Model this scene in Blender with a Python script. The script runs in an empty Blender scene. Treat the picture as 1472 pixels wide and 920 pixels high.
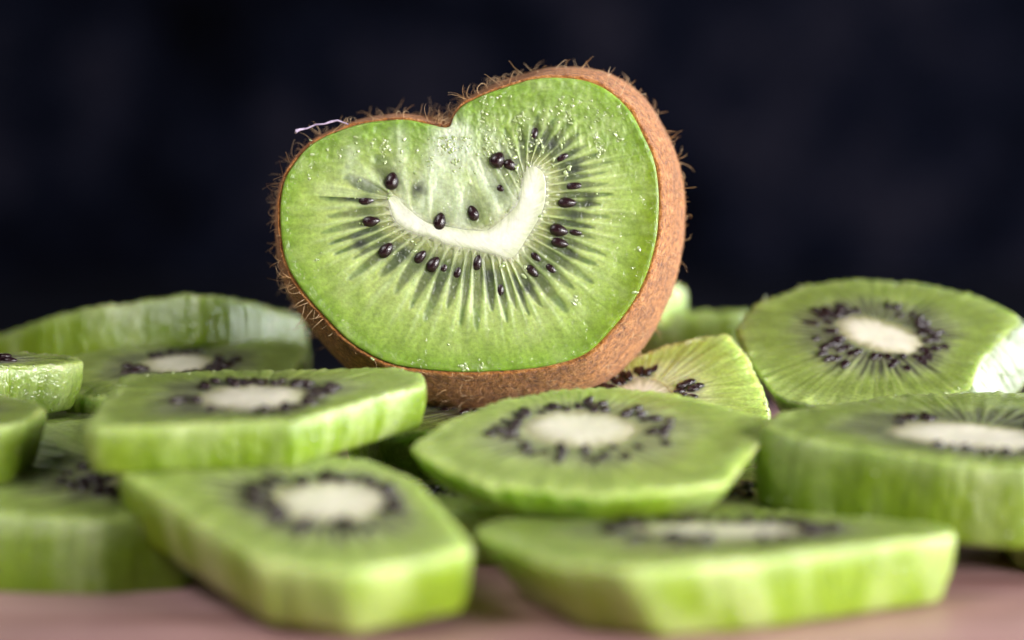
import bpy, math, random
import numpy as np
from mathutils import Vector, Matrix

S = 0.01                       # all lengths below are centimetres
sc = bpy.context.scene
C = sc.collection

# ------------------------------------------------------------------ camera
cam_d = bpy.data.cameras.new('camera'); cam = bpy.data.objects.new('camera', cam_d); C.objects.link(cam)
cam.location = (0, -40*S, 6.7*S); cam.rotation_euler = (math.radians(85), 0, 0)
cam_d.sensor_width = 36; cam_d.lens = 90; cam_d.clip_start = 0.01; cam_d.clip_end = 20
cam_d.dof.use_dof = True; cam_d.dof.focus_distance = 39.8*S; cam_d.dof.aperture_fstop = 6.8
sc.camera = cam
# ------------------------------------------------------------------ world, lamps, exposure
w = bpy.data.worlds.new('World'); sc.world = w; w.use_nodes = True
bg = w.node_tree.nodes['Background']; bg.inputs[0].default_value = (0.75, 0.82, 1.0, 1); bg.inputs[1].default_value = 0.02
def area(name, loc, target, size, power, col, size_y=None):
    d = bpy.data.lights.new(name, 'AREA'); d.energy = power; d.color = col; d.size = size*S
    if size_y: d.shape = 'RECTANGLE'; d.size_y = size_y*S
    o = bpy.data.objects.new(name, d); C.objects.link(o); o.location = Vector(loc)*S
    o.rotation_euler = (Vector(target)-Vector(loc)).to_track_quat('-Z', 'Y').to_euler()
    return o
area('window_light', (58, 10, 15), (0, 0, 4), 92, 6.5, (0.93, 0.97, 1.0), 18)
area('left_fill_light', (-28, -28, 42), (0, -2, 2), 26, 1.5, (1.0, 0.98, 0.95), 22)  # added fill from the upper left front, brightens left-facing sides
area('front_light', (52, -52, 18), (0, 0, 3), 28, 8.6, (1.0, 0.98, 0.95), 20)
vs = sc.view_settings; vs.view_transform = 'Standard'; vs.look = 'None'; vs.exposure = -0.08; vs.gamma = 1.0; vs.use_curve_mapping = False
sc.cycles.use_denoising = True
try: sc.cycles.denoiser = 'OPENIMAGEDENOISE'
except Exception: pass
sc.cycles.max_bounces = 10; sc.cycles.diffuse_bounces = 4; sc.cycles.glossy_bounces = 3; sc.cycles.caustics_reflective = False; sc.cycles.caustics_refractive = False
# ------------------------------------------------------------------ helpers
def vnoise(x, y, seed):                                   # smooth 2-D value noise, 0..1
    g = np.random.RandomState(seed).rand(256, 256)
    xi = np.floor(x).astype(int); yi = np.floor(y).astype(int); fx = x-xi; fy = y-yi
    fx = fx*fx*(3-2*fx); fy = fy*fy*(3-2*fy)
    a = g[xi % 256, yi % 256]; b = g[(xi+1) % 256, yi % 256]; c = g[xi % 256, (yi+1) % 256]; d = g[(xi+1) % 256, (yi+1) % 256]
    return (a*(1-fx)+b*fx)*(1-fy)+(c*(1-fx)+d*fx)*fy
def fbm(x, y, seed, n=3):
    v = 0; a = .5
    for i in range(n): v = v+a*vnoise(x*2**i+17*i, y*2**i+5*i, seed+i); a *= .5
    return v/(1-.5**n)
def sst(a, b, x): t = np.clip((x-a)/(b-a), 0, 1); return t*t*(3-2*t)
def hump(x, a, b, c, d): return sst(a, b, x)*(1-sst(c, d, x))
def mix(a, b, f): f = np.clip(f, 0, 1)[..., None]; return a*(1-f)+np.asarray(b, float)*f
def link(o, parent=None):
    C.objects.link(o)
    if parent is not None: o.parent = parent
    return o
def mesh(name, V, Fc, mat, parent=None, col=None, smooth=True, fac=None):
    me = bpy.data.meshes.new(name); me.from_pydata((np.asarray(V, float)*S).tolist(), [], Fc); me.materials.append(mat)
    if smooth: me.polygons.foreach_set('use_smooth', [True]*len(me.polygons))
    if col is not None:
        at = me.attributes.new('col', 'FLOAT_COLOR', 'POINT')
        at.data.foreach_set('color', np.c_[col, np.ones(len(col))].astype(np.float32).ravel())
    if fac is not None:
        at = me.attributes.new('wet', 'FLOAT', 'POINT'); at.data.foreach_set('value', np.asarray(fac, np.float32))
    me.update()
    return link(bpy.data.objects.new(name, me), parent)
def grid_faces(nr, na, cap0=False, cap1=False, flip=False):
    Fc = []
    for i in range(nr-1):
        a = i*na; b = a+na
        for j in range(na):
            k = (j+1) % na
            Fc.append((a+j, b+j, b+k, a+k) if not flip else (a+k, b+k, b+j, a+j))
    if cap0: Fc.append(tuple(range(na)) if not flip else tuple(range(na-1, -1, -1)))
    if cap1: Fc.append(tuple((nr-1)*na+j for j in (range(na-1, -1, -1) if not flip else range(na))))
    return Fc
def thing(name, label, cat, loc=(0, 0, 0), rot=(0, 0, 0), group=None):
    o = bpy.data.objects.new(name, None); o.empty_display_size = .01; link(o)
    o.location = Vector(loc)*S; o.rotation_euler = rot; o['label'] = label; o['category'] = cat
    if group: o['group'] = group
    return o
def struct(o): o['kind'] = 'structure'; return o

# ------------------------------------------------------------------ materials
def new_mat(name):
    m = bpy.data.materials.new(name); m.use_nodes = True
    n = m.node_tree.nodes; l = m.node_tree.links; b = n['Principled BSDF']
    tc = n.new('ShaderNodeTexCoord')
    return m, n, l, b, tc
def noise_node(n, l, tc, scale, detail=3, rough=.55, out='Object', stretch=None):
    t = n.new('ShaderNodeTexNoise'); t.inputs['Scale'].default_value = scale; t.inputs['Detail'].default_value = detail; t.inputs['Roughness'].default_value = rough
    if stretch:
        mp = n.new('ShaderNodeMapping'); mp.inputs['Scale'].default_value = stretch; l.new(tc.outputs[out], mp.inputs['Vector']); l.new(mp.outputs[0], t.inputs['Vector'])
    else: l.new(tc.outputs[out], t.inputs['Vector'])
    return t
def ramp(n, l, src, stops):
    r = n.new('ShaderNodeValToRGB'); e = r.color_ramp.elements
    while len(e) < len(stops): e.new(.5)
    for q, (p, c) in zip(e, stops): q.position = p; q.color = (*c, 1) if len(c) == 3 else c
    l.new(src, r.inputs[0]); return r
def mult(n, l, a, b, fac=1.0, mode='MULTIPLY'):
    m = n.new('ShaderNodeMix'); m.data_type = 'RGBA'; m.blend_type = mode; m.inputs['Factor'].default_value = fac
    l.new(a, m.inputs['A']); l.new(b, m.inputs['B']); return m.outputs['Result']
def bump(n, l, h, strength, dist, prev=None):
    b = n.new('ShaderNodeBump'); b.inputs['Strength'].default_value = strength; b.inputs['Distance'].default_value = dist
    l.new(h, b.inputs['Height'])
    if prev: l.new(prev, b.inputs['Normal'])
    return b.outputs[0]

def flesh_mat(name, sss=.8, scale=.0028, rough=.4, coat=.5, glints=True, mott=1.0, coat_ior=1.42):
    m, n, l, b, tc = new_mat(name)
    at = n.new('ShaderNodeAttribute'); at.attribute_name = 'col'
    f1 = noise_node(n, l, tc, 1700, 3, .6); r1 = ramp(n, l, f1.outputs[0], [(.3, (1-.2*mott,)*3), (.7, (1+.16*mott,)*3)])
    f2 = noise_node(n, l, tc, 260, 4, .6); r2 = ramp(n, l, f2.outputs[0], [(.3, (1-.16*mott, 1-.14*mott, 1-.2*mott)), (.7, (1+.14*mott, 1+.12*mott, 1+.16*mott))])
    c = mult(n, l, mult(n, l, at.outputs['Color'], r1.outputs[0]), r2.outputs[0])
    l.new(c, b.inputs['Base Color'])
    b.inputs['Subsurface Weight'].default_value = sss; b.inputs['Subsurface Radius'].default_value = (.7, 1.0, .22); b.inputs['Subsurface Scale'].default_value = scale
    b.subsurface_method = 'RANDOM_WALK'
    b.inputs['Roughness'].default_value = rough; b.inputs['IOR'].default_value = 1.37
    b.inputs['Coat Weight'].default_value = coat; b.inputs['Coat Roughness'].default_value = .14; b.inputs['Coat IOR'].default_value = coat_ior
    nb = bump(n, l, f1.outputs[0], .08, .0003)
    nb = bump(n, l, f2.outputs[0], .16, .0008, nb)
    l.new(nb, b.inputs['Normal'])
    if glints:                                             # wet, torn patches: coarser juice beads
        wa = n.new('ShaderNodeAttribute'); wa.attribute_name = 'wet'
        f3 = noise_node(n, l, tc, 900, 2, .5); f4 = noise_node(n, l, tc, 2600, 2, .5)
        mm = n.new('ShaderNodeMath'); mm.operation = 'MULTIPLY'; l.new(f3.outputs[0], mm.inputs[0]); l.new(wa.outputs['Fac'], mm.inputs[1])
        m2 = n.new('ShaderNodeMath'); m2.operation = 'MULTIPLY'; l.new(f4.outputs[0], m2.inputs[0]); l.new(wa.outputs['Fac'], m2.inputs[1])
        cb = bump(n, l, mm.outputs[0], 1.0, .0013, nb); cb = bump(n, l, m2.outputs[0], .7, .0006, cb)
        l.new(cb, b.inputs['Coat Normal'])
    return m
M_FACE = flesh_mat('kiwi_face_flesh', .8, .0020, .38, 1.0)
M_FLESH = flesh_mat('kiwi_flesh', .9, .0050, .38, .75)
M_WET = flesh_mat('kiwi_flesh_wet', .9, .0050, .32, 1.0, coat_ior=1.75)
M_CORE = flesh_mat('kiwi_core', .2, .001, .5, .4, False, .4)
def juice_material():
    m, n, l, b, tc = new_mat('kiwi_juice')
    f = noise_node(n, l, tc, 700, 1); r = ramp(n, l, f.outputs[0], [(.3, (.30, .40, .12)), (.7, (.52, .60, .30))]); l.new(r.outputs[0], b.inputs['Base Color'])
    b.inputs['IOR'].default_value = 2.1; b.inputs['Roughness'].default_value = .1; b.inputs['Coat Weight'].default_value = 1; b.inputs['Coat Roughness'].default_value = .05
    return m
M_JUICE = juice_material()
def beads(parent, pts, nrm, rad, stretch, rng):            # small domed drops sitting on a wet surface, one joined mesh
    V = []; Fc = []; na = 10
    for p, n, r, s in zip(pts, nrm, rad, stretch):
        n = np.array(n, float); n /= np.linalg.norm(n); t = np.cross(n, rng.randn(3)); t /= np.linalg.norm(t); u = np.cross(n, t); b0 = len(V); w_ = 1+.25*rng.randn(na)*.5
        for k, (q, h) in enumerate(((1.0, -.25), (.96, .22), (.72, .55), (.34, .74))):
            for j in range(na):
                a = 2*math.pi*j/na; V.append(np.array(p)+(t*math.cos(a)*s+u*math.sin(a))*r*q*w_[j]+n*r*h*.8)
        Fc += [tuple(b0+v for v in f) for f in grid_faces(4, na, True, True, True)]
    o = mesh('juice', np.array(V), Fc, M_JUICE, parent); o['kind'] = 'stuff'; return o
def seed_material():
    m, n, l, b, tc = new_mat('kiwi_seed')
    f = noise_node(n, l, tc, 900, 2); r = ramp(n, l, f.outputs[0], [(.3, (.012, .005, .006)), (.7, (.03, .010, .014))]); l.new(r.outputs[0], b.inputs['Base Color'])
    b.inputs['Roughness'].default_value = .2; b.inputs['Coat Weight'].default_value = .3; b.inputs['Coat Roughness'].default_value = .08
    l.new(bump(n, l, f.outputs[0], .4, .0002), b.inputs['Normal']); return m
M_SEED = seed_material()
def skin_material():
    m, n, l, b, tc = new_mat('kiwi_skin')
    f = noise_node(n, l, tc, 1000, 5, .75); g = noise_node(n, l, tc, 190, 3)
    r = ramp(n, l, f.outputs[0], [(.32, (.04, .012, .002)), (.44, (.34, .108, .015)), (.56, (.62, .25, .05)), (.74, (.92, .56, .28))])
    r2 = ramp(n, l, g.outputs[0], [(.3, (.75, .72, .7)), (.7, (1.2, 1.15, 1.1))])
    l.new(mult(n, l, r.outputs[0], r2.outputs[0]), b.inputs['Base Color'])
    b.inputs['Roughness'].default_value = .75
    b.inputs['Sheen Weight'].default_value = .62; b.inputs['Sheen Roughness'].default_value = .5; b.inputs['Sheen Tint'].default_value = (1, .66, .54, 1); b.inputs['Specular IOR Level'].default_value = .2
    l.new(bump(n, l, f.outputs[0], 1, .0010), b.inputs['Normal']); return m
M_SKIN = skin_material()
def hair_material(name, lo, hi):
    m, n, l, b, tc = new_mat(name)
    f = noise_node(n, l, tc, 300, 1); r = ramp(n, l, f.outputs[0], [(.3, lo), (.7, hi)]); l.new(r.outputs[0], b.inputs['Base Color'])
    b.inputs['Roughness'].default_value = .4; b.inputs['Subsurface Weight'].default_value = 0
    return m
M_HAIR = hair_material('kiwi_fuzz', (.60, .30, .10), (.90, .66, .42))
M_FELT = hair_material('kiwi_felt', (.30, .11, .025), (.62, .32, .12))
def lint_material():
    m, n, l, b, tc = new_mat('lint')
    f = noise_node(n, l, tc, 1500, 2); r = ramp(n, l, f.outputs[0], [(.3, (.36, .26, .42)), (.7, (.7, .58, .78))]); l.new(r.outputs[0], b.inputs['Base Color']); b.inputs['Roughness'].default_value = .6
    return m
M_LINT = lint_material()
def board_material():
    m, n, l, b, tc = new_mat('board_wood')
    f = noise_node(n, l, tc, 45, 6, .6, stretch=(.16, 2.2, 1)); g = noise_node(n, l, tc, 30, 3)
    r = ramp(n, l, f.outputs[0], [(.25, (.32, .145, .135)), (.5, (.50, .275, .28)), (.75, (.60, .37, .39))])
    r2 = ramp(n, l, g.outputs[0], [(.35, (.8, .78, .78)), (.65, (1.1, 1.1, 1.1))])
    l.new(mult(n, l, r.outputs[0], r2.outputs[0]), b.inputs['Base Color']); b.inputs['Roughness'].default_value = .5
    l.new(bump(n, l, f.outputs[0], .3, .0006), b.inputs['Normal']); return m
def dark_stone(name, k, rough, spec):
    m, n, l, b, tc = new_mat(name)
    b.inputs['Specular IOR Level'].default_value = spec
    f = noise_node(n, l, tc, 15, 4, .6); g = noise_node(n, l, tc, 240, 5, .7)
    r = ramp(n, l, f.outputs[0], [(.36, (.003*k, .003*k, .005*k)), (.52, (.009*k, .0105*k, .022*k)), (.66, (.028*k, .026*k, .042*k))])
    r2 = ramp(n, l, g.outputs[0], [(.35, (.5, .5, .5)), (.7, (1.5, 1.5, 1.5))])
    l.new(mult(n, l, r.outputs[0], r2.outputs[0]), b.inputs['Base Color']); b.inputs['Roughness'].default_value = rough
    return m

# ------------------------------------------------------------------ setting
def slab(name, x0, x1, y0, y1, z0, z1, mat, bev=.3):
    import bmesh
    bm = bmesh.new(); bmesh.ops.create_cube(bm, size=1)
    for v in bm.verts: v.co = Vector((x0 if v.co.x < 0 else x1, y0 if v.co.y < 0 else y1, z0 if v.co.z < 0 else z1))*S
    if bev: bmesh.ops.bevel(bm, geom=bm.edges[:], offset=bev*S, segments=3, affect='EDGES')
    me = bpy.data.meshes.new(name); bm.to_mesh(me); bm.free(); me.materials.append(mat)
    return link(bpy.data.objects.new(name, me))
struct(slab('countertop', -130, 130, -38, 82, -6, -2.0, dark_stone('dark_counter', .9, .5, .25), .3))
struct(slab('wall', -160, 160, 82.2, 86, -6, 110, dark_stone('dark_wall', .68, .8, 0), 0))
bd = slab('cutting_board', -24, 24, -22, 15, -1.99, 0, board_material(), .4)
bd['label'] = 'pinkish wooden cutting board under the heap of kiwi slices'; bd['category'] = 'cutting board'

# ------------------------------------------------------------------ kiwi colours (linear)
K = dict(core=(.90, .84, .68), inner=(.42, .40, .20), ray=(.45, .51, .24), locule=(.042, .038, .034), outer=(.265, .345, .08), edge=(.39, .49, .15), wall=(.225, .34, .018), wallp=(.48, .57, .24), dark=(.028, .03, .02))

# one seed mesh shared by every seed: a flattened egg with a pointed end
def seed_mesh():
    na, nr = 12, 9; V = []
    for i in range(nr):
        a = math.pi*(i+.5)/nr
        for j in range(na):
            p = 2*math.pi*j/na; x = -math.cos(a); r = math.sin(a)*(1-.22*x)
            V.append((x*.5*S, r*.5*math.cos(p)*S, r*.42*math.sin(p)*S))
    me = bpy.data.meshes.new('seed'); me.from_pydata(V, [], grid_faces(nr, na, True, True, True)); me.materials.append(M_SEED)
    me.polygons.foreach_set('use_smooth', [True]*len(me.polygons)); return me
SEED = seed_mesh()
def seed(parent, x, y, z, L, W, ang, tilt=0, T=None):
    o = bpy.data.objects.new('seed', SEED); link(o, parent)
    o.location = Vector((x, y, z))*S; o.rotation_euler = (0, tilt, ang); o.scale = (L, W, T or W)
    return o

# ------------------------------------------------------------------ a peeled kiwi slice
def make_slice(name, label, loc, rot, out, th, core, seeds, bs=.96, bsh=(0, 0), rs=1, nray=58, dome=.03, rimamp=.03, tone=1.0, la=1.0, wt=1.0, gate=1.0, wetter=False, seed_s=(.05, .26), rag=.0):  # tone, wt: part of some slices' light and shade goes into the colour
    rng = np.random.RandomState(rs*13+5)
    root = thing(name, label, 'kiwi slice', loc, (math.radians(rot[0]), math.radians(rot[1]), 0), 'peeled kiwi slices heaped on the board')
    cx, cy, ca, cb, crot = core
    na = 300; th_ = np.arange(na)*2*math.pi/na
    P = np.array(out+[out[0]], float)-np.array([cx, cy])
    # dense resample, angle about the core centre -> radius, corners softened
    D = np.concatenate([P[i]+(P[i+1]-P[i])*np.linspace(0, 1, 60, endpoint=False)[:, None] for i in range(len(P)-1)])
    A = np.unwrap(np.arctan2(D[:, 1], D[:, 0])); Rr = np.hypot(D[:, 0], D[:, 1])
    if A[-1] < A[0]: A, Rr = A[::-1], Rr[::-1]
    A0 = A % (2*math.pi); ordr = np.argsort(A0); A0 = A0[ordr]; Rr = Rr[ordr]
    R = np.interp(th_, np.r_[A0[-1]-2*math.pi, A0, A0[0]+2*math.pi], np.r_[Rr[-1], Rr, Rr[0]])
    k = np.exp(-.5*(np.arange(-9, 10)/1.3)**2); k /= k.sum()
    R = np.convolve(np.r_[R[-9:], R, R[:9]], k, 'valid')
    R += rimamp*(fbm(th_*9, th_*0+rs, rs+3)-.5)*.8+.018*(vnoise(th_*38, th_*0+rs, rs+4)-.5)
    Rc = 1/np.sqrt((np.cos(th_-crot)/ca)**2+(np.sin(th_-crot)/cb)**2); Rc *= 1+.12*(fbm(th_*4, th_*0+3, rs+9)-.5)
    ct, st = np.cos(th_), np.sin(th_)
    u_core = np.linspace(0.02, 1, 7)[:-1]; s_top = np.r_[np.linspace(0, .93, 44), .965]; 
    rows = []; cols = []; wet = []
    T2 = np.tile(th_, 1)
    def topz(x, y, s): return dome*(1-s**3)*.6 + .05*(fbm(x*1.6+40, y*1.6+40, rs+21)-.5) + .03*(vnoise(th_*70+3, s*3+th_*0, rs+5)-.5)*sst(0, .2, s)
    amp = rng.rand(nray+2)
    def topcol(s):
        sv = np.full(na, s); ph = th_/(2*math.pi)*nray+.5*(fbm(th_*6, sv*2, rs+31)-.5)
        ci = np.floor(ph).astype(int) % nray; fr = ph-np.floor(ph); ridge = np.abs(2*fr-1)**2.2
        c = mix(np.tile(K['ray'], (na, 1)), K['outer'], sst(.12, .62, sv)); c = mix(c, K['edge'], sst(.72, 1, sv+.2*(fbm(th_*4, sv*3, rs+33)-.5)))
        halo = hump(sv, .01, .08, .26+.12*amp[ci], .50+.2*amp[ci])
        c = mix(c, K['locule'], (1-ridge)*halo*(.45+.5*amp[ci])*la)
        c = mix(c, (.055, .05, .045), hump(sv, .02, .09, .2, .48)*.62*la)
        c = mix(c, K['ray'], ridge*hump(sv, .0, .1, .4, .8)*.5)
        c = mix(c, K['inner'], 1-sst(0, .06, sv)); 
        fib = .74+.26*vnoise(th_*55, sv*2.2, rs+41)+.26*vnoise(th_*120, sv*5+9, rs+43); mot = .88+.24*fbm(ct*s*6+9, st*s*6+9, rs+51)
        return c*(fib*mot)[:, None]*tone
    for u in u_core:
        x = cx+Rc*u*ct; y = cy+Rc*u*st; rows.append(np.c_[x, y, topz(x, y, 0.)-.03]); cols.append(np.tile(K['core'], (na, 1))); wet.append(np.zeros(na))
    for s in s_top:
        r = Rc+(R-Rc)*s; x = cx+r*ct; y = cy+r*st; z = topz(x, y, s)-.012*sst(.9, 1, s)+.05*(vnoise(th_*30, th_*0+s*9, rs+6)-.45)*sst(.8, .95, s)
        if s == 0: z = z-.012
        rows.append(np.c_[x, y, z]); cols.append(topcol(s)); wet.append(np.full(na, .35+.5*sst(.6, 1, s)))
    zt = rows[-1][:, 2]
    groove = vnoise(th_*26, th_*0+2, rs+61)-.5; groove2 = vnoise(th_*90, th_*0+2, rs+62)-.5
    nw = 18
    for i in range(nw+1):
        f = i/nw; q = 1-(1-f)*1.0
        sc_ = 1+(bs-1)*f; edge = .032*(1-np.sin(np.pi*np.clip(f, 0, 1))**.3)   # rounded lips at both cut edges
        r = R*sc_-edge+.014*groove*np.sin(np.pi*f)**.5+.006*groove2*np.sin(np.pi*f)**.5+.03*np.sin(np.pi*f)+.028*(vnoise(th_*34, th_*0+f*5.5, rs+64)-.5)*np.sin(np.pi*f)**.6
        x = cx+r*ct+bsh[0]*f; y = cy+r*st+bsh[1]*f; z = (zt-.02)*(1-f)-th*f+.02*(fbm(th_*7, th_*0+f*3, rs+63)-.5)*np.sin(np.pi*f)
        rows.append(np.c_[x, y, z])
        stripe = fbm(th_*5, th_*0+f*.5, rs+71); fine = vnoise(th_*60, th_*0+f*1.2, rs+73)
        c = mix(np.tile(K['wall'], (na, 1)), K['wallp'], sst(.4, .75, stripe)*.55+.45*(1-sst(0, .3, np.full(na, f))))  # paler towards the top edge: light on the rim, painted in
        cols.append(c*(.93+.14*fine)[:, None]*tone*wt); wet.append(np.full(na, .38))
    for s in (.85, .5, .1):
        r = R*bs*s; rows.append(np.c_[cx+r*ct+bsh[0], cy+r*st+bsh[1], np.full(na, -th)]); cols.append(np.tile(K['outer'], (na, 1))); wet.append(np.zeros(na))
    mesh('flesh', np.concatenate(rows), grid_faces(len(rows), na, True, True, False), M_WET if wetter else M_FLESH, root, np.concatenate(cols), fac=np.concatenate(wet))
    # pale core, slightly proud plug
    rows = []; cols = []; nb = 100; t2 = th_[::3]; rc = Rc[::3]; c2, s2 = np.cos(t2), np.sin(t2)
    def tz(x, y): return dome*.6+.05*(fbm(x*1.6+40, y*1.6+40, rs+21)-.5)
    for u in (.02, .2, .4, .6, .75, .88, .97, 1.05):
        x = cx+rc*u*c2; y = cy+rc*u*s2; rows.append(np.c_[x, y, tz(x, y)+.012*(1-u**3)-.010*sst(.9, 1.05, np.full(nb, u))])
        c = mix(np.tile(K['core'], (nb, 1)), K['inner'], sst(.55, 1.08, u+.35*(vnoise(t2*14, t2*0, rs+81)-.5))*.9); cols.append(c*(.94+.1*fbm(x*8, y*8, rs+83))[:, None])
    x, y = rows[-1][:, 0], rows[-1][:, 1]
    for d, k_ in ((.06, 1.0), (th*.4, .9), (th*.4, .05)):
        rows.append(np.c_[cx+(x-cx)*k_, cy+(y-cy)*k_, tz(x, y)-d]); cols.append(np.tile(K['inner'], (nb, 1)))
    mesh('core', np.concatenate(rows), grid_faces(len(rows), nb, True, True, False), M_CORE, root, np.concatenate(cols))
    # seeds round the core, in loose radial files
    taken = []
    for i in range(seeds*8):
        if len(taken) >= int(seeds*1.55): break
        a = rng.rand()*2*math.pi
        if fbm(np.array([a*1.3]), np.array([1.0*rs]), rs+91, 2)[0] < (.30+.25*rng.rand())*gate: continue
        j = int(a/(2*math.pi)*na) % na
        s = seed_s[0]+(seed_s[1]-seed_s[0])*rng.rand()**1.2; r = Rc[j]+(R[j]-Rc[j])*s
        x = cx+r*math.cos(a); y = cy+r*math.sin(a); L = .19+.06*rng.rand(); W = .11+.04*rng.rand()
        if any(math.hypot(x-p, y-q) < .10 for p, q in taken): continue
        taken.append((x, y))
        zz = dome*.6*(1-s**3)+.05*(float(fbm(np.array([x*1.6+40]), np.array([y*1.6+40]), rs+21)[0])-.5)
        seed(root, x, y, zz+W*(rng.rand()*.5-.22), L, W, a+rng.randn()*.25, rng.randn()*.12)
    # juice beads on the peeled rim and along the cut edge
    bp, bn, br, bst = [], [], [], []
    for i in range(90):
        j = rng.randint(na); f = rng.rand()
        if i % 3:
            r = R[j]*(1+(bs-1)*f)+.02; bp.append((cx+r*ct[j]+bsh[0]*f, cy+r*st[j]+bsh[1]*f, zt[j]*(1-f)-th*f)); bn.append((ct[j], st[j], .1))
        else:
            r = R[j]*(.90+.08*f); bp.append((cx+r*ct[j], cy+r*st[j], zt[j]+.01)); bn.append((ct[j]*.3, st[j]*.3, 1))
        br.append(.008+.026*rng.rand()**2.5); bst.append(1+.5*rng.rand())
    beads(root, bp, bn, br, bst, rng)
    return root
# ------------------------------------------------------------------ the cut kiwi half (fused, heart-shaped fruit)
FACE_O = (-0.61, -0.03, 4.62)
CO = np.array([[-1.33, 0.47, -2.99, 0.54], [-1.28, 0.27, -3.0, 0.0], [-1.2, 0.11, -2.91, -0.52], [-1.04, 0.0, -2.66, -0.95], [-0.85, -0.07, -2.3, -1.37], [-0.65, -0.12, -1.85, -1.8], [-0.43, -0.22, -1.3, -2.08], [-0.22, -0.27, -0.74, -2.18], [-0.02, -0.3, -0.22, -2.22], [0.18, -0.35, 0.33, -2.21], [0.38, -0.4, 0.78, -2.18], [0.54, -0.45, 1.25, -2.11], [0.65, -0.41, 1.77, -1.93], [0.75, -0.29, 2.17, -1.55], [0.84, -0.14, 2.48, -1.16], [0.93, 0.0, 2.72, -0.68], [1.03, 0.17, 2.86, -0.16], [1.11, 0.36, 2.9, 0.27], [1.14, 0.54, 2.9, 0.6], [1.14, 0.74, 2.84, 1.03], [1.1, 0.89, 2.7, 1.39], [1.01, 0.97, 2.39, 1.93], [0.92, 0.99, 1.85, 2.3], [0.86, 0.96, 1.09, 2.37], [0.8, 0.83, 0.46, 2.21], [0.76, 0.67, 0.09, 2.07], [0.71, 0.43, -0.14, 1.95], [0.6, 0.29, -0.26, 1.83], [0.47, 0.17, -0.32, 1.72], [0.24, 0.0, -0.35, 1.63], [-0.02, -0.01, -0.4, 1.6], [-0.3, 0.03, -0.48, 1.6], [-0.64, 0.09, -0.57, 1.62], [-0.82, 0.17, -0.74, 1.66], [-1.04, 0.35, -1.14, 1.72], [-1.17, 0.48, -1.79, 1.64], [-1.27, 0.52, -2.48, 1.36], [-1.32, 0.5, -2.86, 0.92]])
MED = np.array([[-1.28, 0.41], [-0.98, 0.13], [-0.54, -0.04], [0.0, -0.16], [0.49, -0.16], [0.78, 0.16], [0.93, 0.54], [0.98, 0.85]])
FSEEDS = [[-1.27, 0.76, 0.26, 0.2, 80, 1], [-1.66, 0.45, 0.24, 0.16, 5, 0.6], [-1.59, 0.13, 0.26, 0.16, 5, 1], [-1.36, -0.32, 0.26, 0.18, 50, 1], [-0.82, -0.42, 0.23, 0.14, 50, 0.8], [-0.62, -0.54, 0.25, 0.17, 55, 1], [-0.52, 0.13, 0.26, 0.18, 80, 1], [0.0, 0.26, 0.23, 0.16, 110, 1], [0.38, 1.09, 0.25, 0.22, 60, 1.2], [0.58, 1.01, 0.2, 0.16, -30, 1], [0.45, 0.64, 0.18, 0.15, -20, 0.4], [0.96, 1.51, 0.22, 0.15, 80, 0.4], [1.41, 1.14, 0.24, 0.15, 30, 0.5], [1.59, 0.68, 0.26, 0.14, 5, 0.6], [1.47, 0.42, 0.27, 0.16, 0, 1], [1.34, -0.01, 0.27, 0.18, -15, 1], [1.36, -0.21, 0.26, 0.14, -15, 1], [0.99, -0.43, 0.2, 0.12, -40, 0.6], [0.93, -0.65, 0.22, 0.13, -45, 1], [1.23, -0.62, 0.22, 0.13, -40, 0.5], [0.07, -0.51, 0.24, 0.14, 75, 0.8], [0.43, -0.93, 0.22, 0.13, 85, 0.5], [1.61, -0.04, 0.2, 0.11, -10, 0.9], [-0.24, -0.66, 0.21, 0.13, 70, 0.5], [-0.45, -0.59, 0.17, 0.13, 65, 0.35]]
SUNK = [[-1.11, -0.38], [-1.77, -0.22], [-0.85, 0.63], [1.51, 0.91], [0.26, -0.72], [0.85, -0.91], [1.58, 0.22], [1.82, 0.45], [1.23, 1.33], [1.6, 0.96], [1.5, -0.35]]
STROKES = [[[-0.41, 1.47], [-0.52, 0.98], [-0.8, 0.33]], [[-0.33, 1.47], [-0.27, 0.87], [-0.2, 0.13]], [[-0.22, 1.52], [0.05, 1.03], [0.63, 0.46]], [[-0.13, 1.25], [0.22, 0.65], [0.38, 0.33]], [[-1.9, 1.25], [-1.96, 0.92], [-1.47, 0.67]], [[-1.14, 1.52], [-1.12, 1.03], [-1.09, 0.49]], [[0.22, 1.52], [0.71, 0.98]], [[-0.43, 1.41], [-0.65, 0.87], [-0.43, 0.43]]]
def closed_cr(P, n):                                        # closed Catmull-Rom, n points over the control points
    m = len(P); t = np.arange(n)*m/n; i = t.astype(int); f = (t-i)[:, None]
    p0, p1, p2, p3 = P[(i-1) % m], P[i % m], P[(i+1) % m], P[(i+2) % m]
    return .5*(2*p1+(p2-p0)*f+(2*p0-5*p1+4*p2-p3)*f**2+(3*p1-p0-3*p2+p3)*f**3), t
def near_polyline(P, L):
    best = np.full(len(P), 1e9); Q = np.zeros_like(P)
    for a, b in zip(L[:-1], L[1:]):
        d = b-a; t = np.clip(((P-a)@d)/(d@d), 0, 1); q = a+t[:, None]*d; e = np.hypot(*(P-q).T)
        m = e < best; best[m] = e[m]; Q[m] = q[m]
    return best, Q
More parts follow.
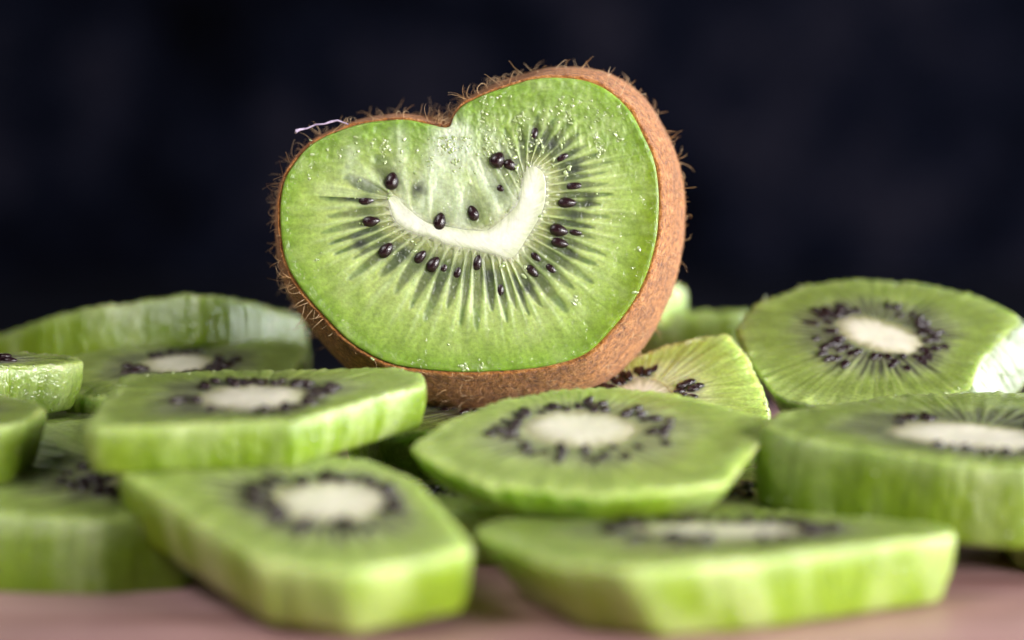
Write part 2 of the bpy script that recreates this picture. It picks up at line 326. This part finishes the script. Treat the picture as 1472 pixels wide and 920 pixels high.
def make_half():
    root = thing('kiwi_half', 'heart-shaped half kiwi in fuzzy brown skin standing cut face out on the slices', 'kiwi', FACE_O, (math.radians(85), 0, 0))
    na = 760
    Cc, tt = closed_cr(CO[:, :2], na); Oo, _ = closed_cr(CO[:, 2:], na)
    al = np.r_[0, np.cumsum(np.hypot(*np.diff(MED, axis=0).T))]; al /= al[-1]
    fm = np.where(tt <= 21.5, tt/21.5, (38-tt)/16.5)
    Mm = np.c_[np.interp(fm, al, MED[:, 0]), np.interp(fm, al, MED[:, 1])]
    rng = np.random.RandomState(4)
    # ---- ray phase: locules are narrow round the outer side of the core, broad inside its bend
    marks = []                                               # each seed sits in the middle of its own locule
    sg = np.linspace(0, .8, 60)
    for q in [f[:2] for f in FSEEDS]+SUNK:
        P = Cc[None]+(Oo-Cc)[None]*sg[:, None, None]; d = np.hypot(P[..., 0]-q[0], P[..., 1]-q[1]); marks.append(tt[np.unravel_index(d.argmin(), d.shape)[1]])
    marks = sorted(marks); keep = [marks[0]]
    for v in marks[1:]:
        if v-keep[-1] > .42: keep.append(v)
    full = []
    for v, w_ in zip(keep, keep[1:]+[keep[0]+len(CO)]):
        gap = .62 if not 24 < v < 35 else 2.2; k = max(0, int(round((w_-v)/gap))-1); full += [v+(w_-v)*q/(k+1) for q in range(k+1)]
    cen_ = np.array(full); edges = .5*(cen_[:-1]+cen_[1:]); edges = np.r_[.5*(cen_[-1]-len(CO)+cen_[0]), edges, .5*(cen_[-1]+cen_[0]+len(CO))]
    ncell = len(cen_); ph = np.interp(np.where(tt < edges[0], tt+len(CO), tt), edges, np.arange(ncell+1))
    amp = rng.rand(ncell+2); wid = rng.rand(ncell+2)
    inside = ((tt > 25) & (tt < 34.5)).astype(float); kk = np.ones(25)/25
    inside = np.convolve(np.r_[inside[-12:], inside, inside[:12]], kk, 'valid')
    pts = []; cols = []; wet = []; ss = []
    def relief(x, y, s):
        torn = sst(.55, 1.6, y)                              # the top of the face is torn and wet
        z = .028*(fbm(x*7+20, y*7+20, 201)-.5)*(.25+torn)+.036*torn*(np.abs(fbm(x*8+50, y*4.5+50, 207)-.5)*-2+.25)+.035*(fbm(x*2.2+20, y*2.2+20, 203)-.5)
        return z, torn
    svals = np.r_[np.linspace(0, .985, 190), 1.0]
    for u in np.linspace(0, 1, 12)[:-1]:
        p = Mm+(Cc-Mm)*u; z, torn = relief(p[:, 0], p[:, 1], 0); pts.append(np.c_[p, z-.02]); cols.append(np.tile(K['core'], (na, 1))); wet.append(torn*.4)
    strokes = [np.array(q) for q in STROKES]
    for s in svals:
        p = Cc+(Oo-Cc)*s; x, y = p[:, 0], p[:, 1]; sv = np.full(na, s)
        z, torn = relief(x, y, s)
        j = ph+.16*(fbm(tt*1.3, sv*5, 211)-.5)+.08*(vnoise(tt*4, sv*9, 212)-.5)
        ci = np.floor(j).astype(int) % ncell; fr = np.abs(j-np.floor(j)-.5)
        lenf = .42+.20*amp[ci]-.06*inside+.05*(fbm(tt*3, sv*7, 214)-.5)
        half_w = (.33+.10*wid[ci])*np.sqrt(np.clip(1-(np.clip(sv-.20, 0, 1)/(lenf-.14))**1.1, 0, 1))*sst(-.02, .07, sv)
        wedge = 1-sst(half_w-.13, half_w+.10, fr)
        wedge = wedge*sst(.0, .15, half_w)
        ridge = sst(.30, .5, fr)
        c = mix(np.tile((.47, .56, .20), (na, 1)), (.33, .45, .10), sst(.42, .82, sv))
        c = mix(c, (.21, .35, .035), sst(.78, .98, sv)*.85)
        c = mix(c, (.19, .27, .010), sst(1.3, 2.5, x)*sst(.70, .98, sv)*.9)          # olive band by the right-hand skin: light entering the flesh, put into the colour
        c = mix(c, (.20, .335, .045), torn*.62)
        c = mix(c, (.52, .62, .30), ridge*hump(sv, .0, .1, .46, .85)*.8*(1-.4*torn))
        dark = wedge*(.68+.32*amp[(ci*7) % ncell])*(1-.35*inside)
        wc = mix(np.tile((.24, .27, .09), (na, 1)), (.045, .07, .035), hump(sv, .09, .18, .36, .5)*(.6+.4*wid[(ci*5) % ncell])*(1-.6*inside))
        wc = mix(wc, (.12, .20, .05), sst(.38, .52, sv))
        wc = mix(wc, (.25, .31, .13), inside*.8)
        f_ = np.clip(dark, 0, 1)[:, None]; c = c*(1-f_)+wc*f_
        c = mix(c, (.44, .47, .19), hump(sv, .0, .03, .08, .2)*.35*(1-.5*inside))   # yellowish ring just outside the core
        bl = .05+.32*ridge*(.4+.9*wid[(ci*3) % ncell])+.05*vnoise(tt*7, tt*0, 275)
        c = mix(c, (.52, .56, .33), (1-sst(bl*.15, bl, sv))*.95)
        fib = .86+.28*vnoise(tt*9+3*fbm(tt*2, sv*4, 221), sv*4, 222)
        mot = .88+.24*fbm(x*5+30, y*5+30, 231); c = c*(fib*mot)[:, None]
        for k, q in enumerate(strokes):
            d, _ = near_polyline(p, q); wv = (.19 if k in (0, 1, 2, 7) else .10)*(1+.7*(fbm(x*9+5, y*9+5, 240+k)-.5))
            c = mix(c, (.66, .74, .54), np.exp(-(d/wv)**1.6)*(.74 if k < 4 else .5))
        for k, (sx, sy) in enumerate(SUNK):
            d = np.hypot((x-sx)*1.0, (y-sy)*1.0)*(1+.5*(vnoise(x*14+5, y*14+5, 250)-.5)); c = mix(c, (.035, .04, .035), np.exp(-(d/.115)**2)*.92)
        for k, q in enumerate(FSEEDS):
            d = np.hypot(x-q[0], y-q[1]); c = mix(c, (.10, .14, .05), np.exp(-(d/.2)**2)*.65)
        pale = fbm(x*3+60, y*3+60, 261); c = mix(c, (.48, .57, .23), sst(.55, .8, pale)*.35*sst(.3, .6, sv)*(1-.4*sst(.9, 1, sv)))
        z = z-.022*dark+.008*ridge*hump(sv, .05, .15, .5, .8)-.015*np.clip((s-.965)/.035, 0, 1)**2
        for sx, sy in ((-.97, 1.42), (-.58, 1.12), (1.25, 1.9)): pass
        pts.append(np.c_[p, z]); cols.append(c); wet.append(np.clip(.22+.9*torn+.3*sst(.9, 1, s)+.25*dark, 0, 1.2))
    # ---- depth profile shared by flesh and skin
    cen = np.array([0.0, 0.0]); smooth = Oo.copy(); kk = np.exp(-.5*(np.arange(-60, 61)/26)**2); kk /= kk.sum()
    for d in (0, 1): smooth[:, d] = np.convolve(np.r_[Oo[-60:, d], Oo[:, d], Oo[:60, d]], kk, 'valid')
    smooth *= 1.03
    def ring(wd, grow):
        WM, WE = 1.7, 5.0
        f = math.sin(min(wd/WM, 1)*math.pi/2)
        g = 1.0 if wd < WM else math.sqrt(max(1-((wd-WM)/(WE-WM))**2, 0))
        b = sst(.1, 3., np.array(wd))*.85
        q = Oo*(1-b)+smooth*b
        nrm = q/np.hypot(*q.T)[:, None]
        q = np.c_[q[:, 0]*(1+.105*f)*g+.15*f, q[:, 1]*(1+.20*f)*g-.16*f]
        return np.c_[q+nrm*grow*(g if wd > WM else 1), np.full(na, -wd)]
    for wd in (.10, .4, .9, 1.6, 2.6, 3.6, 4.3, 4.8):
        pts.append(ring(wd, -.06)-np.array([0, 0, .02])); cols.append(np.tile((.30, .45, .06), (na, 1))); wet.append(np.zeros(na))
    mesh('flesh', np.concatenate(pts), grid_faces(len(pts), na, False, True, False), M_FACE, root, np.concatenate(cols), fac=np.concatenate(wet))
    # ---- core
    pts = []; cols = []; idx = slice(None, None, 2); n2 = len(Cc[idx])
    for u in np.r_[np.linspace(0, .9, 10), .96, 1.0, 1.06]:
        p = (Mm+(Cc-Mm)*u)[idx]; z, _ = relief(p[:, 0], p[:, 1], 0); e = np.full(n2, u)
        pts.append(np.c_[p, z+.012*(1-u**4)-.014*sst(.97, 1.06, e)])
        c = mix(np.tile((.78, .78, .66), (n2, 1)), (.53, .57, .35), sst(.35, 1.08, u+.3*(vnoise(tt[idx]*5, tt[idx]*0, 271)-.5))*.9)
        cols.append(c*(.84+.16*fbm(p[:, 0]*12+9, p[:, 1]*12+9, 273)+.14*vnoise(tt[idx]*11, e*2, 274))[:, None])
    fing = (.012+.03*vnoise(tt*8, tt*0, 277)+.05*sst(.3, .5, np.abs(ph-np.floor(ph)-.5)))[idx]
    p = Cc[idx]+(Oo-Cc)[idx]*fing[:, None]; z, _ = relief(p[:, 0], p[:, 1], 0); pts[-1] = np.c_[p, z-.004]; cols[-1] = np.tile((.50, .54, .31), (n2, 1))
    p = pts[-1]
    for d, k_ in ((.08, 1.), (.5, .9)):
        q = Mm[idx]+(p[:, :2]-Mm[idx])*k_; pts.append(np.c_[q, p[:, 2]-d]); cols.append(np.tile((.5, .55, .25), (n2, 1)))
    q = Mm[idx]; pts.append(np.c_[q, np.full(n2, -.5)]); cols.append(np.tile((.5, .55, .25), (n2, 1)))
    mesh('core', np.concatenate(pts), grid_faces(len(pts), n2, False, False, False), M_CORE, root, np.concatenate(cols))
    # ---- seeds
    for x, y, L, W, a, e in FSEEDS:
        z, _ = relief(np.array([x]), np.array([y]), 0); seed(root, x, y, float(z[0])-.034+W*.42*(e*1.1-1+.15), L*1.1, W*1.1, math.radians(a), 0, W)
    bp, bn, br, bst = [], [], [], []
    while len(bp) < 760:
        jj = rng.randint(na); s = rng.rand()**.7; p = Cc[jj]+(Oo[jj]-Cc[jj])*min(s, .97); z, torn = relief(p[:1], p[1:], s)
        if rng.rand() > .06+.95*float(torn[0])**1.1+.15*(s > .9): continue
        for _ in range(1+int(rng.rand()**2*9)):
            q = p+rng.randn(2)*np.array([.03, .06]); z, _t = relief(q[:1], q[1:], s)
            if abs(q[0]) > 2.6 or q[1] > 2.1 or (q[1] > 1.45 and q[0] < .1): continue
            bp.append((q[0], q[1], float(z[0])-.004)); bn.append((rng.randn()*.25, rng.randn()*.25, 1)); br.append(.006+.024*rng.rand()**2.2); bst.append(1+1.6*rng.rand()**2)
    beads(root, bp, bn, br, bst, rng)
    # ---- skin: outer shell, lip at the cut
    ws = np.r_[0.0, .02, .06, .12, np.linspace(.2, 4.9, 60), 4.97]
    pts = [np.c_[Oo*.985, np.full(na, -.22)], np.c_[Oo*.997, np.full(na, -.075)]]
    lipn = .045*fbm(tt*9, tt*0, 281)
    for wd in ws:
        q = ring(wd, .045+(lipn*np.exp(-wd/.1))[:, None]-.035*math.exp(-wd/.03)); q[:, 2] -= .035
        q[:, :2] += (q[:, :2]/np.hypot(*q[:, :2].T)[:, None])*(.03*(fbm(tt*2.4, tt*0+wd*3, 283)-.5))[:, None]
        pts.append(q)
    nr = len(pts); V = np.concatenate(pts)
    mesh('skin', V, grid_faces(nr, na, False, True, False), M_SKIN, root)
    # ---- fuzz: individual hairs rooted on the skin
    G = V.reshape(nr, na, 3)
    HV = []; HF = []
    def hair(i, j, L, rad, curl, lay):
        i0 = int(i); P0 = G[i0, j]
        tu = G[i0, (j+3) % na]-G[i0, (j-3) % na]; tw = G[min(i0+1, nr-1), j]-G[i0-1, j]
        n = np.cross(tw, tu); n /= np.linalg.norm(n)+1e-9
        if n[:2]@P0[:2] < 0: n = -n
        tu = tu/(np.linalg.norm(tu)+1e-9); tw = tw/(np.linalg.norm(tw)+1e-9)
        a = rng.rand()*6.283; side = tu*math.cos(a)+tw*math.sin(a)
        d = n*(1-lay)+side*lay*1.2+n*.15; d /= np.linalg.norm(d)
        ax = np.cross(d, rng.randn(3)); ax /= np.linalg.norm(ax)+1e-9
        seg = 7; p = P0-n*.02; b0 = len(HV); step = L/seg
        for q in range(seg+1):
            f = np.cross(d, ax); r = rad*(1-.75*q/seg)
            for m in range(3):
                an = m*2.0944; HV.append(p+(ax*math.cos(an)+f*math.sin(an))*r)
            if q < seg:
                for m in range(3):
                    k = (m+1) % 3; HF.append((b0+q*3+m, b0+q*3+k, b0+q*3+3+k, b0+q*3+3+m))
            p = p+d*step; d = d+f*curl*(.6+.8*rng.rand())+rng.randn(3)*.10; d /= np.linalg.norm(d); ax = ax-d*(ax@d); ax /= np.linalg.norm(ax)+1e-9
    def side_of(j): x, y = Oo[j]; return math.degrees(math.atan2(y, x))
    for k in range(7000):                                      # short felt
        j = rng.randint(na); i = 4+int(48*rng.rand()**1.3); hair(i, j, .04+.05*rng.rand(), .0040, .25*rng.randn(), .8)
    ft = mesh('felt', np.array(HV), HF, M_FELT, root); ft['kind'] = 'stuff'; HV.clear(); HF.clear()
    for k in range(130):                                       # longer tufts, longest on the left and the top
        j0, i0 = rng.randint(na), 3+int(26*rng.rand())
        a = side_of(j0); lng = 1.0 if (a > 40 or a < -150) else (.7 if a > -35 else .8); bottom = -150 < a < -35
        lean = .15+.35*rng.rand(); cu = .30*rng.randn()
        for _ in range(rng.randint(1, 6)):
            j = int(j0+rng.randn()*7) % na; i = max(3, min(50, int(i0+rng.randn()*1.2)))
            hair(i, j, (.12+.30*rng.rand()**1.3)*lng, .0058, cu+.15*rng.randn(), .8 if bottom else lean+.2*rng.rand())
    for k in range(260):
        j = rng.randint(na); i = 2+int(26*rng.rand()); a = side_of(j); bottom = -150 < a < -35
        hair(i, j, .12+.24*rng.rand(), .0050, .4*rng.randn(), .82 if bottom else .4)
    fz = mesh('fuzz', np.array(HV), HF, M_HAIR, root); fz['kind'] = 'stuff'
    return root
half = make_half()

# a stray fibre caught on the skin
def tube(name, P, R, mat, n=8):
    P = np.array(P, float); V = []
    for i, p in enumerate(P):
        d = P[min(i+1, len(P)-1)]-P[max(i-1, 0)]; d /= np.linalg.norm(d); a = np.cross(d, (0, 1, .1)); a /= np.linalg.norm(a); b = np.cross(d, a)
        for j in range(n): t = 2*math.pi*j/n; V.append(p+(a*math.cos(t)+b*math.sin(t))*R[i])
    return mesh(name, V, grid_faces(len(P), n, True, True), mat)
fp = np.array([(-2.78, 1.50), (-2.76, 1.54), (-2.70, 1.56), (-2.6, 1.575), (-2.46, 1.635), (-2.33, 1.645), (-2.22, 1.68), (-2.12, 1.70), (-1.95, 1.64)])
lint = tube('lint_fibre', [(FACE_O[0]+x, FACE_O[1]+.22-.03*math.sin(i*1.7), FACE_O[2]+y) for i, (x, y) in enumerate(fp)], [.018, .030, .020, .014, .016, .013, .021, .015, .008], M_LINT)
lint['label'] = 'tiny lilac fibre clinging to the fuzzy skin of the heart-shaped kiwi half'; lint['category'] = 'fibre'

# ------------------------------------------------------------------ the slices
make_slice('kiwi_slice', 'kiwi slice with oval cream core propping the left side of the kiwi half', (-3.89, -3.37, 2.41), (5, 0), [[-1.96, -2.03], [-1.96, -0.12], [-1.97, 1.63], [-0.38, 1.9], [2.24, 2.12], [2.58, 1.58], [2.64, 0.89], [0.93, -1.81], [-0.34, -1.99], [-1.78, -2.17]], th=0.66, core=(0.2, -0.25, 0.74, 0.86, 0), seeds=34, bs=0.97, rs=7)
make_slice('kiwi_slice', 'kiwi slice tipped forward with a big white core, resting its front edge on the board', (-2.87, -6.38, 1.39), (9, 0), [[-2.61, 1.22], [-2.63, 1.61], [-1.86, 1.91], [-0.61, 2.04], [0.77, 1.81], [1.58, 0.78], [2.37, -1.82], [2.35, -2.09], [0.93, -2.96], [-0.29, -2.5]], th=0.88, core=(0.5, -0.15, 0.72, 0.86, 0), seeds=32, bs=0.93, bsh=(0.03, 0.0), rs=8, tone=1.25)
make_slice('kiwi_slice', 'kiwi slice in front of the kiwi half with a full ring of seeds showing', (1.05, -3.86, 1.91), (12, 0), [[-2.49, -0.61], [-2.41, -0.18], [-1.92, 0.72], [-1.22, 1.51], [-0.39, 1.99], [0.45, 2.12], [1.28, 1.89], [2.06, 1.35], [2.69, 0.66], [2.71, 0.3], [1.88, -1.96], [1.03, -2.3], [0.1, -2.46], [-1.46, -1.99], [-2.31, -1.03]], th=0.52, core=(-0.08, 0.2, 0.76, 0.76, 0), seeds=34, bs=0.86, bsh=(0.0, 0.0), rs=9, gate=0.5, la=0.7, tone=1.25, seed_s=(0.1, 0.36))
make_slice('kiwi_slice', 'broad thick kiwi slice lying flat on the board, its pale side facet cut straight down', (2.41, -6.48, 0.97), (0, 0), [[-2.95, 0.05], [-2.85, 0.61], [-1.8, 1.6], [-0.33, 1.96], [1.11, 1.78], [2.47, 1.07], [3.48, 0.33], [3.46, -0.22], [0.55, -2.19], [-1.03, -2.8], [-2.12, -2.19]], th=0.93, core=(0.35, -0.1, 1.1, 0.6, 0), seeds=34, bs=0.86, bsh=(0.25, 0.05), rs=10, tone=1.12)
make_slice('kiwi_slice', 'thick kiwi slice with a smooth deep green side, propped above the board edge', (6.48, -3.19, 1.95), (5.5, 4), [[-2.99, -0.99], [-2.9, -0.52], [-2.49, 0.26], [-1.68, 1.1], [-0.51, 1.97], [0.89, 2.69], [2.26, 2.99], [3.2, 2.38], [3.51, 1.03], [3.06, -0.36], [1.81, -1.9], [0.46, -2.53], [-0.58, -2.44], [-1.56, -2.08], [-2.48, -1.61]], th=1.14, core=(0.1, -0.75, 1.2, 0.8, 0), seeds=40, bs=0.99, rs=11, wt=0.75)  # wt darkens the side: its turn away from the light, in the colour
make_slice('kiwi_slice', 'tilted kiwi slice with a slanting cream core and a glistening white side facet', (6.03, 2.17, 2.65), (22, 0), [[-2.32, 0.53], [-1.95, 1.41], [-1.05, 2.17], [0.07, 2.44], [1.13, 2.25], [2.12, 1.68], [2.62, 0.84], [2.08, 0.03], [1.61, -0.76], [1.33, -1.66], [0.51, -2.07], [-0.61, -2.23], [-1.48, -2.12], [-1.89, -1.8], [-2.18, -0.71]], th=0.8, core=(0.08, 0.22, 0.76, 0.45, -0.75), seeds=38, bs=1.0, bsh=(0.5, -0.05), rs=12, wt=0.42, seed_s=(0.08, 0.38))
make_slice('kiwi_slice', 'small yellow-green kiwi slice wedged upright against the lower skin of the kiwi half', (2.56, 0.61, 2.02), (32, -9), [[-1.96, 0.24], [-1.64, 0.7], [-0.98, 0.96], [-0.34, 1.06], [0.09, 1.23], [0.68, 1.32], [1.11, 1.29], [1.31, 0.63], [1.44, -0.35], [1.44, -1.02], [1.12, -1.66], [0.21, -1.94], [-0.84, -1.65], [-1.62, -0.82]], th=0.5, core=(-0.55, -0.15, 0.5, 0.55, 0), seeds=24, bs=0.97, rs=13, la=0.25, tone=1.7, wetter=True, seed_s=(0.1, 0.4))  # tone stands in for light shining through the thin flesh
make_slice('kiwi_slice', 'kiwi slice leaning back so only its rim shows, one facet streaked white', (-5.33, 3.87, 3.33), (-19, -4), [[1.2, 3.5], [-0.3, 4.4], [-2.4, 4.8], [-4.3, 4.1], [-4.7, 2.8], [-3.9, 1.85], [-2.95, 0.93], [-1.73, 0.29], [-0.48, 0.01], [0.0, 0.0], [0.43, 0.36], [0.96, 1.0], [1.58, 2.1]], th=0.92, core=(-1.0, 2.2, 0.7, 0.7, 0), seeds=26, bs=1.0, rs=2, rimamp=0.01, wetter=True, tone=1.35)
make_slice('kiwi_slice', 'kiwi slice lying in shade beneath the slice that leans back', (-5.47, 2.46, 2.22), (8, 0), [[-2.25, -0.66], [-2.11, 0.53], [-1.4, 1.28], [-0.26, 1.69], [0.92, 1.9], [1.77, 1.85], [2.05, 1.28], [1.94, -0.19], [1.49, -1.57], [0.45, -2.23], [-0.87, -2.23], [-1.74, -1.66]], th=0.7, core=(-0.1, 0.1, 0.58, 0.6, 0), seeds=30, bs=0.97, rs=3)
make_slice('kiwi_slice', 'pale kiwi slice with curved rim beside the shaded dark gap, upper one of two', (-8.23, -0.16, 2.56), (4, 3), [[-1.63, -0.88], [-1.43, 0.06], [-0.58, 0.64], [0.47, 0.96], [1.27, 0.95], [1.47, 0.56], [1.18, 0.09], [0.5, -0.31], [-0.25, -0.84], [-1.01, -1.24]], th=0.78, core=(-0.2, -0.1, 0.35, 0.35, 0), seeds=16, bs=0.9, rs=4, wetter=True)
make_slice('kiwi_slice', 'kiwi slice with sloping bright rim overhanging the dim slice on the board', (-8.1, -3.48, 2.18), (4, 0), [[-1.83, -0.08], [-1.49, 0.93], [-0.59, 1.48], [0.46, 1.43], [1.23, 0.66], [1.42, 0.13], [1.27, -0.69], [0.81, -1.29], [-0.11, -1.48], [-1.17, -1.09]], th=1.1, core=(-0.3, 0, 0.5, 0.5, 0), seeds=18, bs=0.78, rs=5, wetter=True)
make_slice('kiwi_slice', 'dim olive kiwi slice in deep shade on the board with dark seeds showing', (-6.66, -3.53, 1.33), (10, 0), [[-2.48, -0.1], [-2.17, 1.2], [-1.12, 2.17], [-0.14, 2.59], [0.96, 2.41], [1.85, 1.2], [2.25, -0.42], [2.21, -1.76], [1.23, -2.19], [0.26, -2.08], [-0.92, -1.85], [-1.93, -1.18]], th=1.1, core=(1.55, -0.4, 0.5, 0.5, 0), seeds=34, bs=1.0, bsh=(0, -0.5), rs=6, wt=0.8)
make_slice('kiwi_slice', 'blurred light green kiwi slice edge behind the kiwi half and the tilted slice', (3.1, 9.3, 2.4), (-9, 0), [[2.88, -0.14], [2.42, 1.28], [1.23, 2.1], [-0.5, 2.27], [-2.02, 1.73], [-2.55, 0.89], [-2.89, -0.39], [-1.63, -1.93], [-0.57, -2.31], [1.09, -2.2], [2.73, -1.0]], th=0.9, core=(0, 0, 0.6, 0.6, 0), seeds=22, bs=0.97, rs=14)
make_slice('kiwi_slice', 'pale wet rim of a kiwi slice peeking out behind the kiwi half', (1.22, 7.6, 3.3), (-6, 4), [[2.05, 0.07], [1.33, 1.23], [-0.18, 1.64], [-1.56, 1.03], [-1.83, -0.12], [-1.15, -1.42], [-0.3, -1.61], [1.41, -1.16]], th=0.8, core=(0, 0, 0.5, 0.5, 0), seeds=18, bs=1.0, rs=15, tone=1.5, wetter=True)  # tone paints the rim's white gleam as a paler colour
make_slice('kiwi_slice', 'shadowed kiwi slice at the bottom of the heap under three others', (-1.0, -1.3, 0.84), (0, 0), [[2.76, -0.11], [2.66, 1.26], [1.08, 2.63], [-0.14, 2.82], [-1.89, 2.22], [-2.61, 0.91], [-2.78, -0.49], [-1.81, -2.07], [-0.74, -2.61], [1.18, -2.61], [2.24, -1.75]], th=0.85, core=(0, 0, 0.6, 0.6, 0), seeds=26, bs=0.97, rs=16)
make_slice('kiwi_slice', 'dark kiwi slice at the bottom of the heap under the smooth-sided thick slice', (4.1, -3.0, 0.92), (1, 0), [[2.19, -0.14], [1.78, 1.37], [1.05, 1.89], [-0.4, 2.23], [-1.34, 1.85], [-1.98, 0.75], [-2.15, -0.85], [-1.57, -1.61], [-0.25, -2.24], [0.92, -2.1], [1.87, -1.33]], th=0.9, core=(0, 0, 0.6, 0.6, 0), seeds=26, bs=0.97, rs=17)
make_slice('kiwi_slice', 'wet dark green kiwi slice directly underneath the standing kiwi half', (-0.2, 0.6, 1.66), (1, 0), [[2.46, -0.02], [2.13, 1.33], [1.17, 2.11], [-0.54, 2.44], [-1.49, 2.08], [-2.48, 0.69], [-2.39, -0.88], [-1.76, -1.76], [-0.33, -2.46], [1.04, -2.18], [1.88, -1.52]], th=0.78, core=(0, 0.6, 0.6, 0.6, 0), seeds=22, bs=0.97, rs=18)
make_slice('kiwi_slice', 'dark shaded kiwi slice in the gap behind the slice that props the kiwi half', (-6.5, 0.4, 1.62), (0, 0), [[2.15, -0.02], [1.9, 1.13], [0.68, 2.0], [-0.31, 2.02], [-1.46, 1.45], [-2.0, 0.53], [-2.04, -0.41], [-1.39, -1.43], [-0.25, -1.97], [1.09, -1.76], [1.76, -1.23]], th=0.78, core=(1.0, 0.6, 0.3, 0.3, 0), seeds=12, bs=0.97, rs=19)
make_slice('kiwi_slice', 'added kiwi slice on the board, propping the smooth-sided thick slice and shading under it', (9.3, -3.4, 0.84), (0, 0), [[2.37, -0.21], [1.81, 1.46], [0.87, 2.15], [-0.57, 2.37], [-1.35, 1.91], [-2.21, 0.77], [-2.21, -0.76], [-1.41, -1.78], [-0.41, -2.49], [1.03, -2.27], [1.89, -1.36]], th=0.82, core=(0, 0, 0.6, 0.6, 0), seeds=22, bs=0.97, rs=20)  # mostly out of view, added to keep window light off the board
